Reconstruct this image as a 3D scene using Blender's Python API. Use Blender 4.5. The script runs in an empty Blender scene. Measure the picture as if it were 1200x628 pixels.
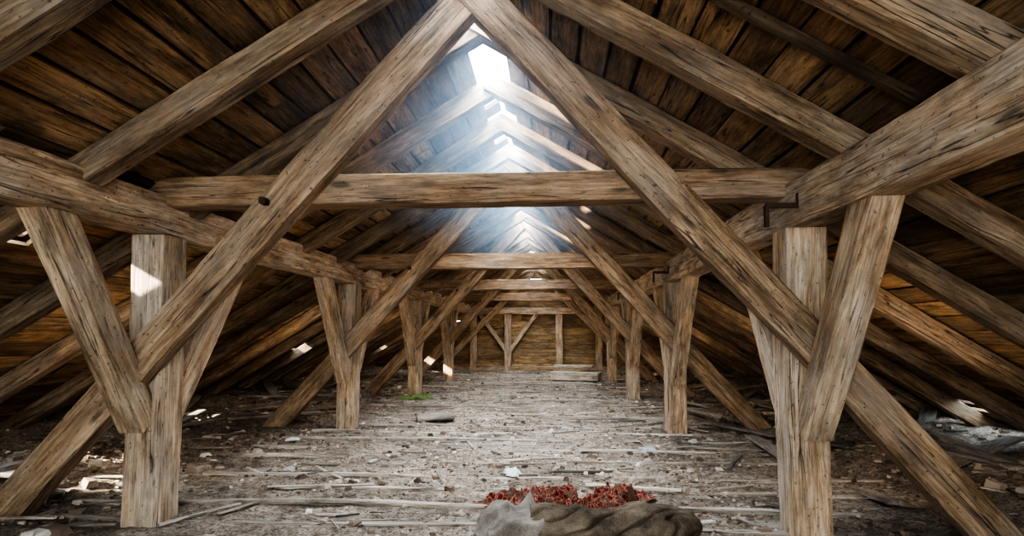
import bpy, math, random
from mathutils import Vector, noise, Matrix
random.seed(7)
R=random.random
def U(a,b): return a+(b-a)*random.random()
scene=bpy.context.scene
XC=-0.39; ZR=2.80; SL=0.60; SQ=math.sqrt(1+SL*SL); HALF=4.62
YF=-1.6; YB=16.2; SP=3.1
COLL=scene.collection

# ------------------------------------------------------------ mesh builder
class MB:
    def __init__(s): s.v=[];s.f=[];s.w=[];s.t=[]
    def add(s,vs,fs,ws,tone):
        b=len(s.v); s.v+= [tuple(a) for a in vs]; s.w+=[tuple(a) for a in ws]; s.t+=[tone]*len(vs)
        s.f+=[tuple(b+i for i in f) for f in fs]
    def obj(s,name,mat,parent=None,smooth=False):
        me=bpy.data.meshes.new(name); me.from_pydata(s.v,[],s.f); me.update()
        a=me.attributes.new("wc",'FLOAT_VECTOR','POINT')
        a.data.foreach_set("vector",[c for w in s.w for c in w])
        a=me.attributes.new("tone",'FLOAT','POINT'); a.data.foreach_set("value",s.t)
        if smooth: me.polygons.foreach_set("use_smooth",[True]*len(me.polygons))
        me.materials.append(mat)
        o=bpy.data.objects.new(name,me); COLL.objects.link(o)
        if parent: o.parent=parent
        return o
def empty(name):
    o=bpy.data.objects.new(name,None); COLL.objects.link(o); o.empty_display_size=.2; return o

def beam(mb,p0,p1,w,h,up=(0,0,1),seg=None,jit=0.004,bow=0.008,tone=None,ch=0.007):
    p0=Vector(p0);p1=Vector(p1);d=p1-p0;L=d.length;d.normalize()
    up=Vector(up); side=d.cross(up).normalized(); u=side.cross(d).normalized()
    if seg is None: seg=max(2,int(L/0.07))
    if tone is None: tone=U(.8,1.15)
    o=Vector((U(0,50),U(0,50),U(0,50)))
    a=w/2;b=h/2;c=min(ch,a*.45,b*.45)
    sec=[(a,-b+c),(a,b-c),(a-c,b),(-a+c,b),(-a,b-c),(-a,-b+c),(-a+c,-b),(a-c,-b)]
    vs=[];ws=[]
    for i in range(seg+1):
        t=i/seg; l=t*L
        env=math.sin(math.pi*t)
        bo=noise.noise_vector(Vector((l*.6,o.x,o.y)))*bow*(.4+env)
        for k,(sx,sy) in enumerate(sec):
            q=Vector((l*1.2,o.z+ (k//2)*3.1,o.x)); j=noise.noise_vector(q)*jit*1.6
            q2=Vector((l*9,o.y+k*1.7,o.z)); j+=noise.noise_vector(q2)*jit*.6
            P=p0+d*l+side*(sx+j.x+bo.x)+u*(sy+j.y+bo.y)
            vs.append(P); ws.append((l+o.x,sx+o.y,sy+o.z))
    fs=[]
    for i in range(seg):
        for k in range(8):
            k2=(k+1)%8; fs.append((i*8+k,i*8+k2,(i+1)*8+k2,(i+1)*8+k))
    fs.append(tuple(reversed(range(8)))); fs.append(tuple(seg*8+k for k in range(8)))
    mb.add(vs,fs,ws,tone)

def box(mb,p0,p1,w,h,up=(0,0,1),tone=None,twist=0.0):
    p0=Vector(p0);p1=Vector(p1);d=p1-p0;L=d.length;d.normalize()
    up=Vector(up); side=d.cross(up).normalized(); u=side.cross(d).normalized()
    if tone is None: tone=U(.7,1.2)
    o=(U(0,50),U(0,50),U(0,50)); vs=[];ws=[]
    for l,tw in ((0,-twist),(L,twist)):
        for sx,sy in ((w/2,-h/2),(w/2,h/2),(-w/2,h/2),(-w/2,-h/2)):
            vs.append(p0+d*l+side*sx+u*(sy+tw*sx)); ws.append((l+o[0],sx+o[1],sy+o[2]))
    mb.add(vs,[(0,1,5,4),(1,2,6,5),(2,3,7,6),(3,0,4,7),(3,2,1,0),(4,5,6,7)],ws,tone)

# ------------------------------------------------------------ materials
class NT:
    def __init__(s,name):
        s.m=bpy.data.materials.new(name); s.m.use_nodes=True; s.n=s.m.node_tree; s.n.nodes.clear()
        s.out=s.N('ShaderNodeOutputMaterial'); s.b=s.N('ShaderNodeBsdfPrincipled'); s.L(s.b.outputs[0],s.out.inputs[0])
    def N(s,t,**k):
        x=s.n.nodes.new(t)
        for a,b in k.items(): setattr(x,a,b)
        return x
    def L(s,a,b): s.n.links.new(a,b)
    def attr(s,n): return s.N('ShaderNodeAttribute',attribute_name=n)
    def map(s,src,sc):
        m=s.N('ShaderNodeMapping'); m.inputs['Scale'].default_value=sc; s.L(src,m.inputs[0]); return m.outputs[0]
    def noise(s,vec,scale,detail=5,rough=.6,dist=0):
        x=s.N('ShaderNodeTexNoise'); s.L(vec,x.inputs['Vector']); x.inputs['Scale'].default_value=scale
        x.inputs['Detail'].default_value=detail; x.inputs['Roughness'].default_value=rough; x.inputs['Distortion'].default_value=dist
        return x.outputs[0]
    def ramp(s,f,pts):
        r=s.N('ShaderNodeValToRGB'); s.L(f,r.inputs[0]); e=r.color_ramp.elements
        while len(e)<len(pts): e.new(.5)
        for i,(p,c) in enumerate(pts): e[i].position=p; e[i].color=(c if len(c)==4 else (*c,1)) if not isinstance(c,(int,float)) else (c,c,c,1)
        return r.outputs[0]
    def mix(s,f,a,b,mode='MIX'):
        m=s.N('ShaderNodeMix',data_type='RGBA',blend_type=mode)
        for v,i in ((f,0),(a,6),(b,7)):
            if isinstance(v,(int,float)): m.inputs[i].default_value=v if i==0 else (v,v,v,1)
            elif isinstance(v,tuple): m.inputs[i].default_value=(*v,1)
            else: s.L(v,m.inputs[i])
        return m.outputs[2]
    def math(s,op,a,b):
        m=s.N('ShaderNodeMath',operation=op)
        for i,v in enumerate((a,b)):
            if isinstance(v,(int,float)): m.inputs[i].default_value=v
            else: s.L(v,m.inputs[i])
        return m.outputs[0]
    def bump(s,h,st,dist=.01):
        b=s.N('ShaderNodeBump'); b.inputs['Strength'].default_value=st; b.inputs['Distance'].default_value=dist
        s.L(h,b.inputs['Height']); s.L(b.outputs[0],s.b.inputs['Normal'])

def wood(name,dark,mid,light,stain=.5,grey=(.3,.27,.24),greyamt=.3,rough=.75,bump=.8):
    t=NT(name); wc=t.attr("wc").outputs['Vector']; tone=t.attr("tone").outputs['Fac']
    g=t.noise(t.map(wc,(2.2,24,24)),1.0,8,.70,.5)
    base=t.ramp(g,[(.30,dark),(.48,mid),(.68,light)])
    st=t.noise(t.map(wc,(2.2,6,6)),1.3,8,.70)
    stm=t.ramp(st,[(.36,1-stain),(.56,1.0)])
    c=t.mix(1.0,base,stm,'MULTIPLY')
    gn=t.noise(t.map(wc,(.9,3,3)),2.1,6,.65)
    c=t.mix(t.math('MULTIPLY',t.ramp(gn,[(.45,0.0),(.62,1.0)]),greyamt),c,grey)
    fine=t.noise(t.map(wc,(7,90,90)),1.0,4,.65)
    c=t.mix(1.0,c,t.ramp(fine,[(.35,.62),(.62,1.12)]),'MULTIPLY')
    cr=t.noise(t.map(wc,(.9,24,24)),1.0,2,.5,.2)
    crm=t.ramp(t.math('ABSOLUTE',t.math('SUBTRACT',cr,.5),0),[(.0,.08),(.014,1.0)])
    gate=t.ramp(t.noise(t.map(wc,(1.1,5,5)),1.0,2,.5),[(.46,0.0),(.52,1.0)])
    c=t.mix(gate,c,t.mix(1.0,c,crm,'MULTIPLY'))
    v=t.N('ShaderNodeTexVoronoi'); t.L(t.map(wc,(1.5,5,5)),v.inputs['Vector']); v.inputs['Scale'].default_value=1.0
    kn=t.ramp(v.outputs['Distance'],[(.06,.2),(.11,1.0)])
    c=t.mix(.75,c,kn,'MULTIPLY')
    sp=t.noise(t.map(wc,(45,70,70)),1.0,2,.5)
    c=t.mix(1.0,c,t.ramp(sp,[(.29,.4),(.35,1.0)]),'MULTIPLY')
    m=t.N('ShaderNodeMix',data_type='RGBA',blend_type='MULTIPLY'); m.inputs[0].default_value=1
    t.L(c,m.inputs[6]); t.L(tone,m.inputs[7])
    t.L(m.outputs[2],t.b.inputs['Base Color']); t.b.inputs['Roughness'].default_value=rough
    t.b.inputs['Specular IOR Level'].default_value=.25
    h=t.math('ADD',t.math('ADD',t.math('MULTIPLY',g,.6),t.math('MULTIPLY',fine,.25)),t.math('MULTIPLY',crm,.35))
    t.bump(h,bump,.012)
    return t.m
M_timber=wood("aged_timber",(.18,.105,.056),(.44,.295,.175),(.67,.505,.35),.58,(.50,.425,.345),.5)
M_strut=wood("brown_strut_timber",(.12,.064,.031),(.32,.20,.108),(.52,.365,.235),.55,(.38,.30,.23),.4)
M_collar=wood("brown_timber",(.12,.062,.03),(.29,.172,.09),(.44,.29,.17),.5,(.34,.26,.20),.35)
M_rafter=wood("rafter_timber",(.080,.044,.022),(.22,.135,.072),(.38,.265,.16),.58,(.30,.24,.18),.4)
M_board=wood("roof_board_wood",(.12,.062,.026),(.31,.175,.080),(.45,.285,.145),.68,(.22,.16,.11),.4,.8)
M_back=wood("gable_board_wood",(.15,.085,.035),(.34,.21,.10),(.48,.33,.17),.5,(.3,.26,.2),.3,.8)
M_floorb=wood("floor_board_wood",(.14,.105,.078),(.33,.27,.21),(.52,.45,.375),.55,(.42,.37,.31),.6,.85)
def simple(name,cols,scale,rough=.9,bump=.5,obj=True,bd=.02):
    t=NT(name); co=t.N('ShaderNodeTexCoord').outputs['Object']
    n=t.noise(co,scale,8,.7)
    t.L(t.ramp(n,cols),t.b.inputs['Base Color']); t.b.inputs['Roughness'].default_value=rough
    t.b.inputs['Specular IOR Level'].default_value=.15
    t.bump(n,bump,bd); return t.m
# dirt
t=NT("dusty_dirt"); co=t.N('ShaderNodeTexCoord').outputs['Object']
a=t.noise(co,1.3,8,.7); b=t.noise(co,14,10,.8); c3=t.noise(co,55,5,.75)
col=t.ramp(b,[(.34,(.14,.102,.072)),(.5,(.37,.295,.225)),(.64,(.58,.49,.40))])
col=t.mix(1.0,col,t.ramp(a,[(.38,.45),(.58,1.12)]),'MULTIPLY')
col=t.mix(1.0,col,t.ramp(c3,[(.40,.32),(.52,1.0)]),'MULTIPLY')
t.L(col,t.b.inputs['Base Color']); t.b.inputs['Roughness'].default_value=.95; t.b.inputs['Specular IOR Level'].default_value=.1
t.bump(t.math('ADD',b,t.math('MULTIPLY',c3,.5)),.9,.035); M_dirt=t.m
M_tile=simple("roof_tile_clay",[(.3,(.05,.03,.02)),(.7,(.12,.06,.04))],6)
M_rubble=NT("rubble"); t=M_rubble; tone=t.attr("tone").outputs['Fac']
t.L(t.ramp(tone,[(0,(.055,.036,.025)),(.35,(.18,.125,.085)),(.7,(.37,.30,.23)),(1,(.66,.60,.53))]),t.b.inputs['Base Color']); t.b.inputs['Roughness'].default_value=.95; M_rubble=t.m
M_iron=simple("rusty_iron",[(.3,(.02,.014,.010)),(.7,(.08,.042,.026))],30,.7)
def fabric(name,c0,c1,ws=220):
    t=NT(name); co=t.N('ShaderNodeTexCoord').outputs['Object']
    n=t.noise(co,6,6,.65); n2=t.noise(co,ws,2,.5)
    col=t.ramp(n,[(.35,c0),(.62,c1)]); col=t.mix(1.0,col,t.ramp(n2,[(.35,.65),(.6,1.12)]),'MULTIPLY')
    t.L(col,t.b.inputs['Base Color']); t.b.inputs['Roughness'].default_value=.95; t.b.inputs['Specular IOR Level'].default_value=.1
    t.bump(n2,.4,.004); return t.m
M_burlap=fabric("burlap",(.045,.032,.022),(.165,.125,.086))
M_blanket=fabric("grey_blanket",(.10,.080,.064),(.25,.21,.175))
M_paper=simple("dirty_paper",[(.3,(.5,.49,.47)),(.7,(.82,.82,.80))],8,.9,.2)
M_stone=simple("pale_plaster",[(.3,(.24,.23,.22)),(.7,(.50,.50,.50))],10,.9,.5)
M_moss=simple("green_moss",[(.3,(.07,.10,.03)),(.7,(.20,.27,.08))],20,.9,.6)
M_web=simple("old_cobweb",[(.3,(.45,.43,.40)),(.7,(.65,.62,.58))],20,.9,.3)
t=NT("red_pattern_cloth"); wc=t.attr("wc").outputs['Vector']
v=t.N('ShaderNodeTexVoronoi'); v.feature='DISTANCE_TO_EDGE'; t.L(t.map(wc,(34,34,34)),v.inputs['Vector']); v.inputs['Scale'].default_value=1
n=t.noise(wc,16,4,.6)
col=t.ramp(v.outputs['Distance'],[(.02,(.28,.17,.12)),(.07,(.15,.024,.016)),(.3,(.11,.018,.012)),(.42,(.03,.008,.006))])
col=t.mix(t.ramp(n,[(.50,0.0),(.57,.9)]),col,(.11,.075,.052))
t.L(col,t.b.inputs['Base Color']); t.b.inputs['Roughness'].default_value=.95; t.b.inputs['Specular IOR Level'].default_value=.1; M_red=t.m

# ------------------------------------------------------------ roof geometry
def rz(x): return ZR-SL*abs(x-XC)
HOLES=[(-1,14,2.56,2.85),
       (-1,24,3.36,3.72),(-1,25,3.40,3.66),(-1,23,2.60,2.90),(-1,24,2.58,2.84),
       (-1,26,5.6,6.1),(-1,22,8.4,8.8),(-1,20,11.0,11.5),(-1,23,13.2,13.9),(1,27,5.0,5.8)]
NROW=32; BW=.168
ceiling=MB(); tiles=MB()
def slopept(side,s,y,off):
    d=s/SQ; return Vector((XC+side*(d+off*SL/SQ),y,ZR-SL*d+off/SQ))
for side in (-1,1):
    nrm=Vector((side*SL/SQ,0,1/SQ))
    for r in range(NROW):
        s=.12+BW*(r+.5)
        holes=sorted([(h[2],h[3]) for h in HOLES if h[0]==side and h[1]==r])
        ints=[];y=YF
        for h0,h1 in holes: ints.append((y,h0)); y=h1
        ints.append((y,YB+.1))
        if r>=30:   # eaves partly open
            ints=[(a_,b_) for a_,b_ in [(YF,1.0),(2.2,3.1),(4.6,7.1),(8.2,11.5),(12.6,YB)]]
            if side>0: ints=[(YF,3.9),(4.2,4.9),(6.6,9.0),(10,YB)]
        for a0,a1 in ints:
            y=a0
            while y<a1-.02:
                l=U(1.6,4.2); e=min(a1,y+l)
                if a1-e<.3: e=a1
                w=BW-U(.008,.026)
                st=s+U(-.003,.003)
                box(ceiling,slopept(side,st,y+.003,.014+U(0,.014)),slopept(side,st,e-.003,.014+U(0,.014)),w,.022,nrm,U(.5,1.35),U(-.05,.05))
                y=e
            p0=slopept(side,s,a0,.07);p1=slopept(side,s,a1,.07)
            box(tiles,p0,p1,BW+.002,.03,nrm,1)
ceiling.obj("ceiling",M_board)
def ridgecap(y0,y1):
    for side in (-1,1):
        nrm=Vector((side*SL/SQ,0,1/SQ))
        box(tiles,slopept(side,.065,y0,.095),slopept(side,.065,y1,.095),.19,.03,nrm,1)
ridgecap(YF,2.9)
for y0,y1 in [(4.75,4.95),(5.65,5.95),(7.2,7.9),(9.1,9.8),(11.0,11.9),(13.0,14.0),(15.0,YB)]: ridgecap(y0,y1)
tiles.obj("roof_tiles",M_tile)

rafters=MB()
RY=[3.28+.78*j for j in range(-6,17)]
for y in RY:
    for side in (-1,1):
        off=-.062; yy=y+U(-.03,.03)
        a0=slopept(side,.0,yy,off); a1=slopept(side,SQ*(HALF-.05),yy+U(-.04,.04),off)
        beam(rafters,a0,a1,.112,.125,(side*SL/SQ,0,1/SQ),seg=60,jit=.006,bow=.02,tone=U(.75,1.1))
rafters.obj("rafters",M_rafter)
m=MB(); beam(m,slopept(1,SQ*.85,2.10,-.012),slopept(1,SQ*1.66,2.08,-.014),.05,.03,(SL/SQ,0,1/SQ),seg=14,tone=.45); m.obj("roof_lath",M_rafter)

# purlins
PX={-1:1.735,1:1.645}
for side in (-1,1):
    m=MB(); x=XC+side*PX[side]
    ys=[YF,1.35 if side>0 else .8,6.9,11.8,YB]
    for i in range(4):
        beam(m,(x,ys[i],1.625),(x,ys[i+1],1.625),.18,.215,jit=.006,bow=.015,ch=.010,tone=U(1.0,1.08) if side>0 else U(1.15,1.25))
    m.obj("purlin",M_timber)
    m=MB(); x=XC+side*4.28
    beam(m,(x,YF,.08),(x,7.5,.08),.2,.16,jit=.012,bow=.03,ch=.03); beam(m,(x,7.5,.08),(x,YB,.08),.2,.16,jit=.012,bow=.03,ch=.03)
    m.obj("wall_plate_beam",M_timber)

# trusses
for k in range(1,5):
    y=SP*k; root=empty("roof_truss")
    tj=U(-.015,.015)
    for side,nm in ((-1,"left"),(1,"right")):
        x=XC+side*PX[side]
        m=MB(); beam(m,(x,y,-.02),(x+tj,y,1.52),.185,.20,(0,1,0),jit=.006,tone=U(1.05,1.2)); m.obj("post_"+nm,M_timber,root)
        m=MB()
        beam(m,(x+side*.01,y-.09,.53),(x+side*.01,y-.74,1.56),.135,.15,(0,.8,.6),jit=.005,tone=U(.98,1.12))
        m.obj("brace_front_"+nm,M_timber,root)
        m=MB()
        beam(m,(x,y+.08,.52),(x,y+.86,1.56),.12,.14,(0,-.8,.6),jit=.005,tone=U(1.15,1.35))
        m.obj("brace_rear_"+nm,M_timber,root)
        m=MB()
        ax=XC-side*.06; fy=y-.165+(.02 if side<0 else 0)
        beam(m,(XC+side*2.50,fy,-.02),(ax,fy,ZR+.01),.18,.12,(0,1,0),jit=.006,bow=.015,ch=.010,tone=U(.95,1.08))
        m.obj("strut_"+nm,M_strut,root)
    m=MB(); beam(m,(XC-1.86,y-.02,1.75),(XC+1.85,y-.02,1.75),.15,.155,jit=.004,bow=.012,tone=U(.95,1.1)); m.obj("collar_beam",M_collar,root)
    m=MB()
    x=XC+PX[1]-.20
    box(m,(x-.04,y-.24,1.60),(x+.12,y-.24,1.60),.018,.024,tone=1)
    box(m,(x-.035,y-.235,1.60),(x-.035,y-.235,1.50),.018,.024,(0,1,0),tone=1)
    box(m,(x+.115,y-.235,1.66),(x+.115,y-.235,1.59),.018,.024,(0,1,0),tone=1)
    xs=XC-1.04
    beam(m,(xs,y-.25,1.66),(xs,y-.19,1.66),.035,.035,seg=2,jit=0,bow=0,tone=1)
    m.obj("iron_cramp",M_iron,root)

# gables
def gable(name,yy,sgn,win=None):
    m=MB(); z=0
    while z<ZR-.1:
        w=.19; hw=(ZR-z-.1)/SL
        xa=XC-min(HALF,hw);xb=XC+min(HALF,hw); xm=U(xa*.4,xb*.4)
        segs=[(xa,xm),(xm,xb)]
        if win and z+w>win[2] and z<win[3]: segs=[(xa,win[0]),(win[1],xb)]
        for q0,q1 in segs:
            if q1-q0>.05: box(m,(q0,yy+sgn*.03,z+w/2),(q1,yy+sgn*.03,z+w/2),.03,w-.012,(0,0,1),U(.7,1.2))
        z+=w
    if not win:
        box(m,(XC-HALF,yy+.09,.6),(XC+HALF,yy+.09,.6),.02,1.2,(0,0,1),.5)
        box(m,(XC-2,yy+.09,1.6),(XC+2,yy+.09,1.6),.02,1.0,(0,0,1),.5)
    return m.obj(name,M_back)
gable("wall_back",YB,1)
gable("wall_front",YF,-1,(XC-1.1,XC+1.1,.75,1.9))
root=empty("gable_frame"); y=YB-.12
def part(nm,*a,**k):
    m=MB(); beam(m,*a,**k); return m.obj(nm,M_timber,root)
for x in (XC-1.68,XC-.75,XC+.62,XC+1.68): part("stud",(x,y,0),(x,y,1.5),.18,.18,(0,1,0))
part("tie",(XC-2.2,y,1.6),(XC+2.2,y,1.6),.16,.18)
for x,s in ((XC-.75,-1),(XC-.75,1)):
    part("brace",(x+s*.07,y,.55),(x+s*.75,y,1.5),.10,.12,(0,1,0))
part("sill",(XC-4.3,y,.06),(XC+4.3,y,.06),.16,.12)
for s in (-1,1): part("rake",(XC+s*2.6,y-.1,.05),(XC,y-.1,ZR-.08),.16,.12,(0,1,0))

# ------------------------------------------------------------ floor
m=MB()
X0=XC-5.2;X1=XC+5.2
y=YF
while y<YB+.2:
    w=U(.22,.34); x=X0
    while x<X1:
        l=U(2.0,4.5); e=min(X1,x+l); zz=U(-.014,.006)
        box(m,(x+.004,y+w/2,-.02+zz),(e-.004,y+w/2,-.02+zz+U(-.006,.006)),w-.014,.03,(0,0,1),U(.7,1.15),U(-.05,.05)); x=e
    y+=w
m.obj("floor",M_floorb)
def dirth(x,y):
    p=Vector((x*.9,y*.9,0)); h=noise.fractal(p,1.0,2.0,5)*.020
    h+=noise.noise(Vector((x*4,y*8,3)))*.014+noise.noise(Vector((x*22,y*22,9)))*.009
    d=abs(x-XC); e=max(0,(d-1.9))*.05
    if d>1.9: e+=max(0,noise.noise(Vector((x*1.6,y*1.6,12))))*.16*min(1,d-1.9)
    e+=max(0,d-3.6)*.12
    return .004+h*.9+e
m=MB(); vs=[];fs=[];ws=[]
ylist=[]; y=1.2
while y<YB+.1: ylist.append(y); y+=.018+.005*y
ylist=[YF,-.5,.3,.8]+ylist
nx=440
for yy in ylist:
    for i in range(nx+1):
        x=X0+(X1-X0)*i/nx; vs.append((x,yy,dirth(x,yy))); ws.append((x,yy,0))
for j in range(len(ylist)-1):
    for i in range(nx):
        a_=j*(nx+1)+i; fs.append((a_,a_+1,a_+nx+2,a_+nx+1))
m.add(vs,fs,ws,1); m.obj("floor_dirt",M_dirt,None,True)
m=MB()
yb=[2.75,3.12,3.42,3.80,4.15,4.7,5.1,5.6,6.0,6.45,7.0,7.5,8.1,8.8,9.5,10.3,11,12,13,14.1,15]
for y in yb:
    x=XC-2.3+U(-.5,.3)
    while x<XC+2.0:
        l=U(.9,2.6); 
        if R()<.8: beam(m,(x,y+U(-.02,.02),.008),(x+l,y+U(-.02,.02),.008),.026+U(0,.02),.026,seg=24,jit=.005,bow=.03,tone=U(1.0,1.5),ch=.004)
        x+=l+U(.03,.4)
m.obj("floor_battens",M_floorb)

# rubble and chips
m=MB()
def chip(x,y,z,s,tone):
    vs=[];q=U(0,6.28);c=math.cos(q);sn=math.sin(q);sx=s*U(.5,1.4);sy=s*U(.4,1.);sz=s*U(.15,.6)
    for dx,dy,dz in ((-1,-1,-.6),(1,-1,-.6),(1,1,-.6),(-1,1,-.6),(-.7,-.6,1),(.6,-.8,.8),(.7,.7,1),(-.8,.6,.7)):
        X=dx*sx*U(.6,1.1);Y=dy*sy*U(.6,1.1); vs.append((x+X*c-Y*sn,y+X*sn+Y*c,z+dz*sz*U(.7,1.2)))
    m.add(vs,[(0,3,2,1),(4,5,6,7),(0,1,5,4),(1,2,6,5),(2,3,7,6),(3,0,4,7)],[(0,0,0)]*8,tone)
def clear(x,y): return not(-.45<x<.78 and 2.55<y<3.75)
for i in range(52000):
    y=2.0+(R()**1.7)*13.4; x=XC+random.gauss(0,2.2)
    if abs(x-XC)>4.2 or not clear(x,y): continue
    dens=noise.noise(Vector((x*.8,y*.8,5)))
    if dens<U(-.6,.3): continue
    s=.004+.013*R()**2+(.030*R() if R()<.06 else 0)
    s*=1+.8*(abs(x-XC)>2)
    chip(x,y,dirth(x,y)+s*.25,s,min(1,max(0,random.gauss(.42,.27))))
m.obj("rubble_debris",M_rubble)
m=MB()
for i in range(520):
    y=2.4+(R()**1.3)*11; x=XC+random.gauss(0,1.9); 
    if abs(x-XC)>4 or not clear(x,y): continue
    a_=U(0,3.14) if R()<.5 else U(-.25,.25); l=U(.04,.3) if R()<.88 else U(.4,.8)
    if not clear(x+l*math.cos(a_),y+l*math.sin(a_)): continue
    z=dirth(x,y)+.014
    beam(m,(x,y,z),(x+l*math.cos(a_),y+l*math.sin(a_),z+U(0,.01)),U(.006,.035),U(.005,.012),seg=3,jit=.002,bow=.005,tone=U(.3,1.6),ch=.002)
for i in range(110):
    y=3+R()*10; side=random.choice((-1,1)); x=XC+side*U(2.1,3.9); l=U(.4,1.5); a_=U(-.7,.7)+1.57*(R()<.6)
    z=dirth(x,y)+.03
    x1=x+l*math.cos(a_); y1=y+l*math.sin(a_)
    if rz(x1)<.25 or abs(x1-XC)<1.9: continue
    beam(m,(x,y,z),(x1,y1,dirth(x1,y1)+U(.02,.10)),U(.05,.14),.022,seg=7,jit=.003,tone=U(.4,1.1),ch=.003)
m.obj("wood_scraps",M_floorb)
m=MB(); beam(m,(.22,3.92,.03),(.80,3.80,.035),.02,.016,seg=8,jit=.002,bow=.01,tone=1.9,ch=.004); m.obj("lath_stick",M_floorb)
m=MB(); beam(m,(.05,12.6,.12),(1.0,12.3,.12),.35,.16,seg=8,jit=.008,tone=1.6); beam(m,(.1,12.9,.30),(.9,12.7,.30),.25,.05,seg=6,tone=1.5); m.obj("plank_stack",M_floorb)
m=MB(); beam(m,(-1.5,6.7,.05),(-1.1,6.8,.06),.28,.04,seg=5,jit=.006,tone=.8); m.obj("loose_board",M_floorb)

# ------------------------------------------------------------ cloth things
def cloth(name,mat,cx,cy,w,d,rot,hf,n=90,edge=.12,z0=.02,seed=0,th=.006):
    m=MB(); vs=[];ws=[];fs=[]
    c=math.cos(rot);s=math.sin(rot)
    for j in range(n+1):
        for i in range(n+1):
            u=i/n*2-1;v=j/n*2-1
            uu=u*math.sqrt(max(0,1-v*v*.35)); vv=v*math.sqrt(max(0,1-u*u*.35))
            e=1+edge*noise.noise(Vector((math.cos(math.atan2(v,u))*1.3+seed,math.sin(math.atan2(v,u))*1.3,2)))*2
            X=uu*w/2*e;Y=vv*d/2*e
            p=Vector((X*3,Y*3,seed)); X+=noise.noise(p)*.05;Y+=noise.noise(p+Vector((9,9,9)))*.05
            r=max(abs(u),abs(v)); fall=min(1,(1-r)/.22); fall=fall*fall*(3-2*fall)
            zz=z0+hf(u,v,X,Y)*(.08+.92*fall)
            x_=cx+X*c-Y*s;y_=cy+X*s+Y*c
            vs.append((x_,y_,max(dirth(x_,y_)+.003,zz))); ws.append((X+seed,Y,zz))
    for j in range(n):
        for i in range(n): a_=j*(n+1)+i; fs.append((a_,a_+1,a_+n+2,a_+n+1))
    m.add(vs,fs,ws,1); o=m.obj(name,mat,None,True)
    so=o.modifiers.new("th",'SOLIDIFY'); so.thickness=th
    return o
def ridged(X,Y,sc,seed):
    return 1-abs(noise.noise(Vector((X*sc,Y*sc,seed))))*2.2
def redh(u,v,X,Y):
    return .006+.040*max(0,ridged(X,Y,5,3))**2*(.8+.5*u)+.050*max(0,ridged(X,Y,14,7))**3+.018*max(0,ridged(X,Y,30,5))
cloth("red_patterned_cloth",M_red,.14,3.46,.72,.50,.15,redh,edge=.6,seed=3,n=180)
def blh(u,v,X,Y):
    f=.5+.5*math.sin((X*1.0-Y*.35)*42+noise.noise(Vector((X*5,Y*5,2)))*3.5)
    return .050+.040*u+.020*f+.045*max(0,ridged(X,Y,6,1))**2
cloth("grey_blanket",M_blanket,-.20,3.02,.36,.58,.2,blh,edge=.15,seed=5,n=120,th=.010)
# rolled burlap sack
m=MB(); vs=[];ws=[];fs=[];n=150;K=90;L=.82
p0=Vector((-.10,2.92,.0)); ang=.05
for i in range(n+1):
    t_=i/n; x=t_*L
    rad=.116*(1-.36*max(0,(t_-.60)/.40)**2)*(.90+.10*math.sin(t_*8+1.2))
    if t_>.86: rad*=math.sqrt(max(0.0,1-((t_-.86)/.14)**2))*.98+.02
    if t_<.05: rad*=.80+.2*(t_/.05)
    for k in range(K):
        q=k/K*2*math.pi
        tw=q+t_*2.2
        f=noise.noise(Vector((t_*3,math.cos(q)*1.0,math.sin(q)*1.0)))*.040
        f+=-.024*max(0,1-abs(noise.noise(Vector((t_*3.2+2,math.cos(tw)*1.6,math.sin(tw)*1.6+4))))*7)
        f+=.006*math.sin(t_*30+math.sin(q*2)*2.2+noise.noise(Vector((t_*6,q,0)))*4)*(.3+.7*abs(math.sin(t_*5+1)))
        rr=max(.004,rad+f*min(1,rad/.08))
        yy=math.cos(q)*rr*1.35; zz=math.sin(q)*rr*.92+.08
        zz=max(zz,.012)
        vs.append((p0.x+x*math.cos(ang)-yy*math.sin(ang),p0.y+x*math.sin(ang)+yy*math.cos(ang),zz)); ws.append((x,q,0))
for i in range(n):
    for k in range(K): k2=(k+1)%K; fs.append((i*K+k,(i+1)*K+k,(i+1)*K+k2,i*K+k2))
b=len(vs)
for k in range(K):
    v0=Vector(vs[k]); cc=Vector((p0.x+.08,p0.y,.09)); vs.append(tuple(v0.lerp(cc,.35)+Vector((.02,0,0)))); ws.append((0,k/K,0))
for k in range(K):
    v0=Vector(vs[k]); cc=Vector((p0.x+.16,p0.y,.09)); vs.append(tuple(v0.lerp(cc,.8)+Vector((.1,0,0)))); ws.append((0,k/K,0))
for k in range(K):
    k2=(k+1)%K; fs.append((k,k2,b+k2,b+k)); fs.append((b+k,b+k2,b+K+k2,b+K+k))
fs.append(tuple(b+K+k for k in range(K))); fs.append(tuple(n*K+k for k in range(K)))
m.add(vs,fs,ws,1); m.obj("burlap_sack",M_burlap,None,True)
cloth("crumpled_paper",M_paper,-.27,4.2,.14,.15,.6,lambda u,v,X,Y:.01+.035*abs(ridged(X,Y,14,2)),n=30,seed=8,edge=.4,th=.002)
cloth("paper_scrap",M_paper,-2.35,5.4,.12,.07,.3,lambda u,v,X,Y:.01+.02*abs(ridged(X,Y,14,5)),n=20,seed=11,edge=.4,th=.002)
cloth("moss_patch",M_moss,-2.0,9.1,.42,.5,.3,lambda u,v,X,Y:.010+.03*abs(ridged(X,Y,9,5)),n=50,seed=13,edge=.6,th=.002)
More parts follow.
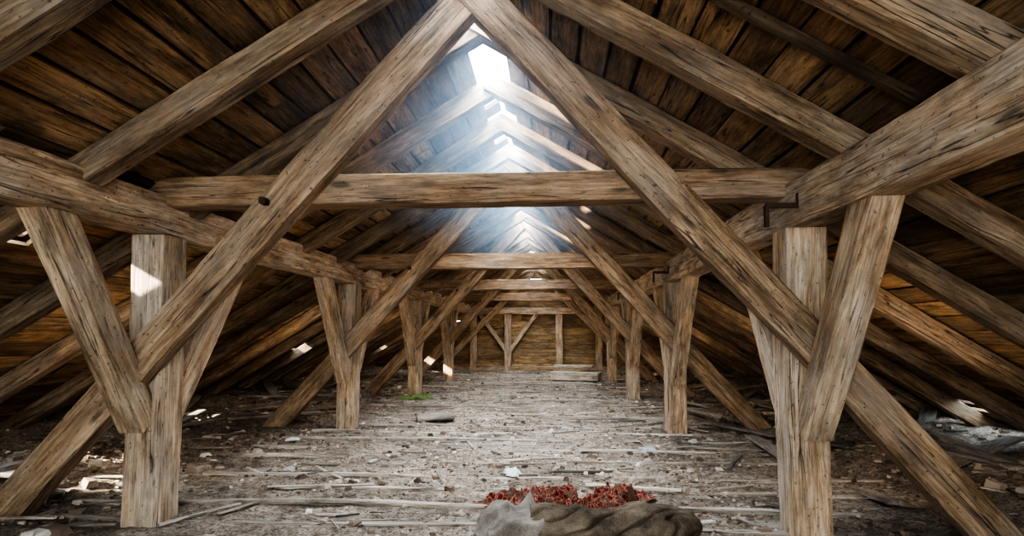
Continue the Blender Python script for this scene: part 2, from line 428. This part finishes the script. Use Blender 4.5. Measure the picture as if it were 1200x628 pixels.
def rock(name,x,y,s,mat,sd):
    bpy.ops.mesh.primitive_ico_sphere_add(subdivisions=4,radius=1,location=(0,0,0)); o=bpy.context.object; o.name=name
    for v in o.data.vertices:
        p=v.co.copy(); f=1+.35*noise.noise(p*1.2+Vector((sd,0,0)))+.12*noise.noise(p*4+Vector((0,sd,0)))
        v.co=Vector((p.x*s*1.4*f,p.y*s*f,max(-.4*s,p.z*s*.7*f)))
    o.location=(x,y,dirth(x,y)+s*.35); o.data.materials.append(mat)
rock("plaster_lump",.80,5.05,.05,M_stone,3); rock("plaster_lump",1.3,5.6,.03,M_stone,7); rock("plaster_lump",-1.9,4.3,.03,M_stone,11)
rock("plaster_lump",.15,6.2,.03,M_stone,21); rock("plaster_lump",-2.9,3.4,.03,M_stone,31)

# ------------------------------------------------------------ dusty air below the open ridge
me=bpy.data.meshes.new("dust_haze")
pv=[]
for y in (2.2,7.2):
    pv+=[(XC-1.35,y,ZR-.05-1.35*SL-.08),(XC+1.35,y,ZR-.05-1.35*SL-.08),(XC+.03,y,ZR-.06),(XC-.03,y,ZR-.06)]
me.from_pydata(pv,[],[(0,1,2,3),(7,6,5,4),(0,4,5,1),(1,5,6,2),(2,6,7,3),(3,7,4,0)])
hz=bpy.data.objects.new("dust_haze",me); COLL.objects.link(hz)
mm=bpy.data.materials.new("dusty_air"); mm.use_nodes=True; n_=mm.node_tree; n_.nodes.clear()
o_=n_.nodes.new('ShaderNodeOutputMaterial'); vsn=n_.nodes.new('ShaderNodeVolumeScatter'); vsn.inputs['Density'].default_value=.075; vsn.inputs['Color'].default_value=(.55,.80,1,1); vsn.inputs['Anisotropy'].default_value=.2
n_.links.new(vsn.outputs[0],o_.inputs['Volume']); me.materials.append(mm)

# ------------------------------------------------------------ light
w=bpy.data.worlds.new("sky"); scene.world=w; w.use_nodes=True
nt=w.node_tree; bg=nt.nodes['Background']; bg.inputs[0].default_value=(.66,.84,1.0,1); bg.inputs[1].default_value=12.0
def area(name,loc,direction,sx,sy,en,col):
    l=bpy.data.lights.new(name,'AREA'); l.shape='RECTANGLE'; l.size=sx; l.size_y=sy; l.energy=en; l.color=col
    o=bpy.data.objects.new(name,l); COLL.objects.link(o); o.location=loc
    o.rotation_euler=Vector(direction).to_track_quat('-Z','Y').to_euler(); return o
WARM=(1,.83,.63); COOL=(.76,.87,1.0)
area("gable_fill_light",(XC,-1.4,1.25),(0,1,.12),2.2,1.1,38,WARM)  # warm fill lamp added behind the camera, inside the front gable opening
for k in range(5):
    y=SP*k+.9
    area("ridge_skylight",(XC,y+SP-1.0,ZR+.32),(0,0,-1),.5,2.6,620 if k<2 else 420,COOL)
    if k>=1:
        area("bay_fill_light",(XC,SP*k+.25,1.55),(0,1,-.1),1.6,.25,9 if k<4 else 12,WARM)  # added fill lamp per bay, its unlit back towards the camera
    for s in (-1,1): area("aisle_fill_light",(XC+s*2.4,SP*k+.3,.75),(s*.1,1,.1),.5,.4,5.5 if k else 3.5,WARM)  # fill lamps added in both side aisles, turned away from view
sun=bpy.data.lights.new("sun",'SUN'); sun.energy=35; sun.angle=.03; sun.color=(1,.95,.85)
so=bpy.data.objects.new("sun",sun); COLL.objects.link(so); so.rotation_euler=Vector((1,.8,-.58)).to_track_quat('-Z','Y').to_euler()

# ------------------------------------------------------------ camera
cam=bpy.data.cameras.new("camera"); co_=bpy.data.objects.new("camera",cam); COLL.objects.link(co_)
cam.sensor_width=36; cam.lens=21.0; cam.clip_start=.05
co_.location=(0,0,1.0)
co_.rotation_euler=(math.radians(90+3.3),0,math.radians(3.68))
cam.shift_y=.03
scene.camera=co_
scene.view_settings.view_transform='AgX'
scene.view_settings.look='AgX - High Contrast'
scene.view_settings.exposure=0.25
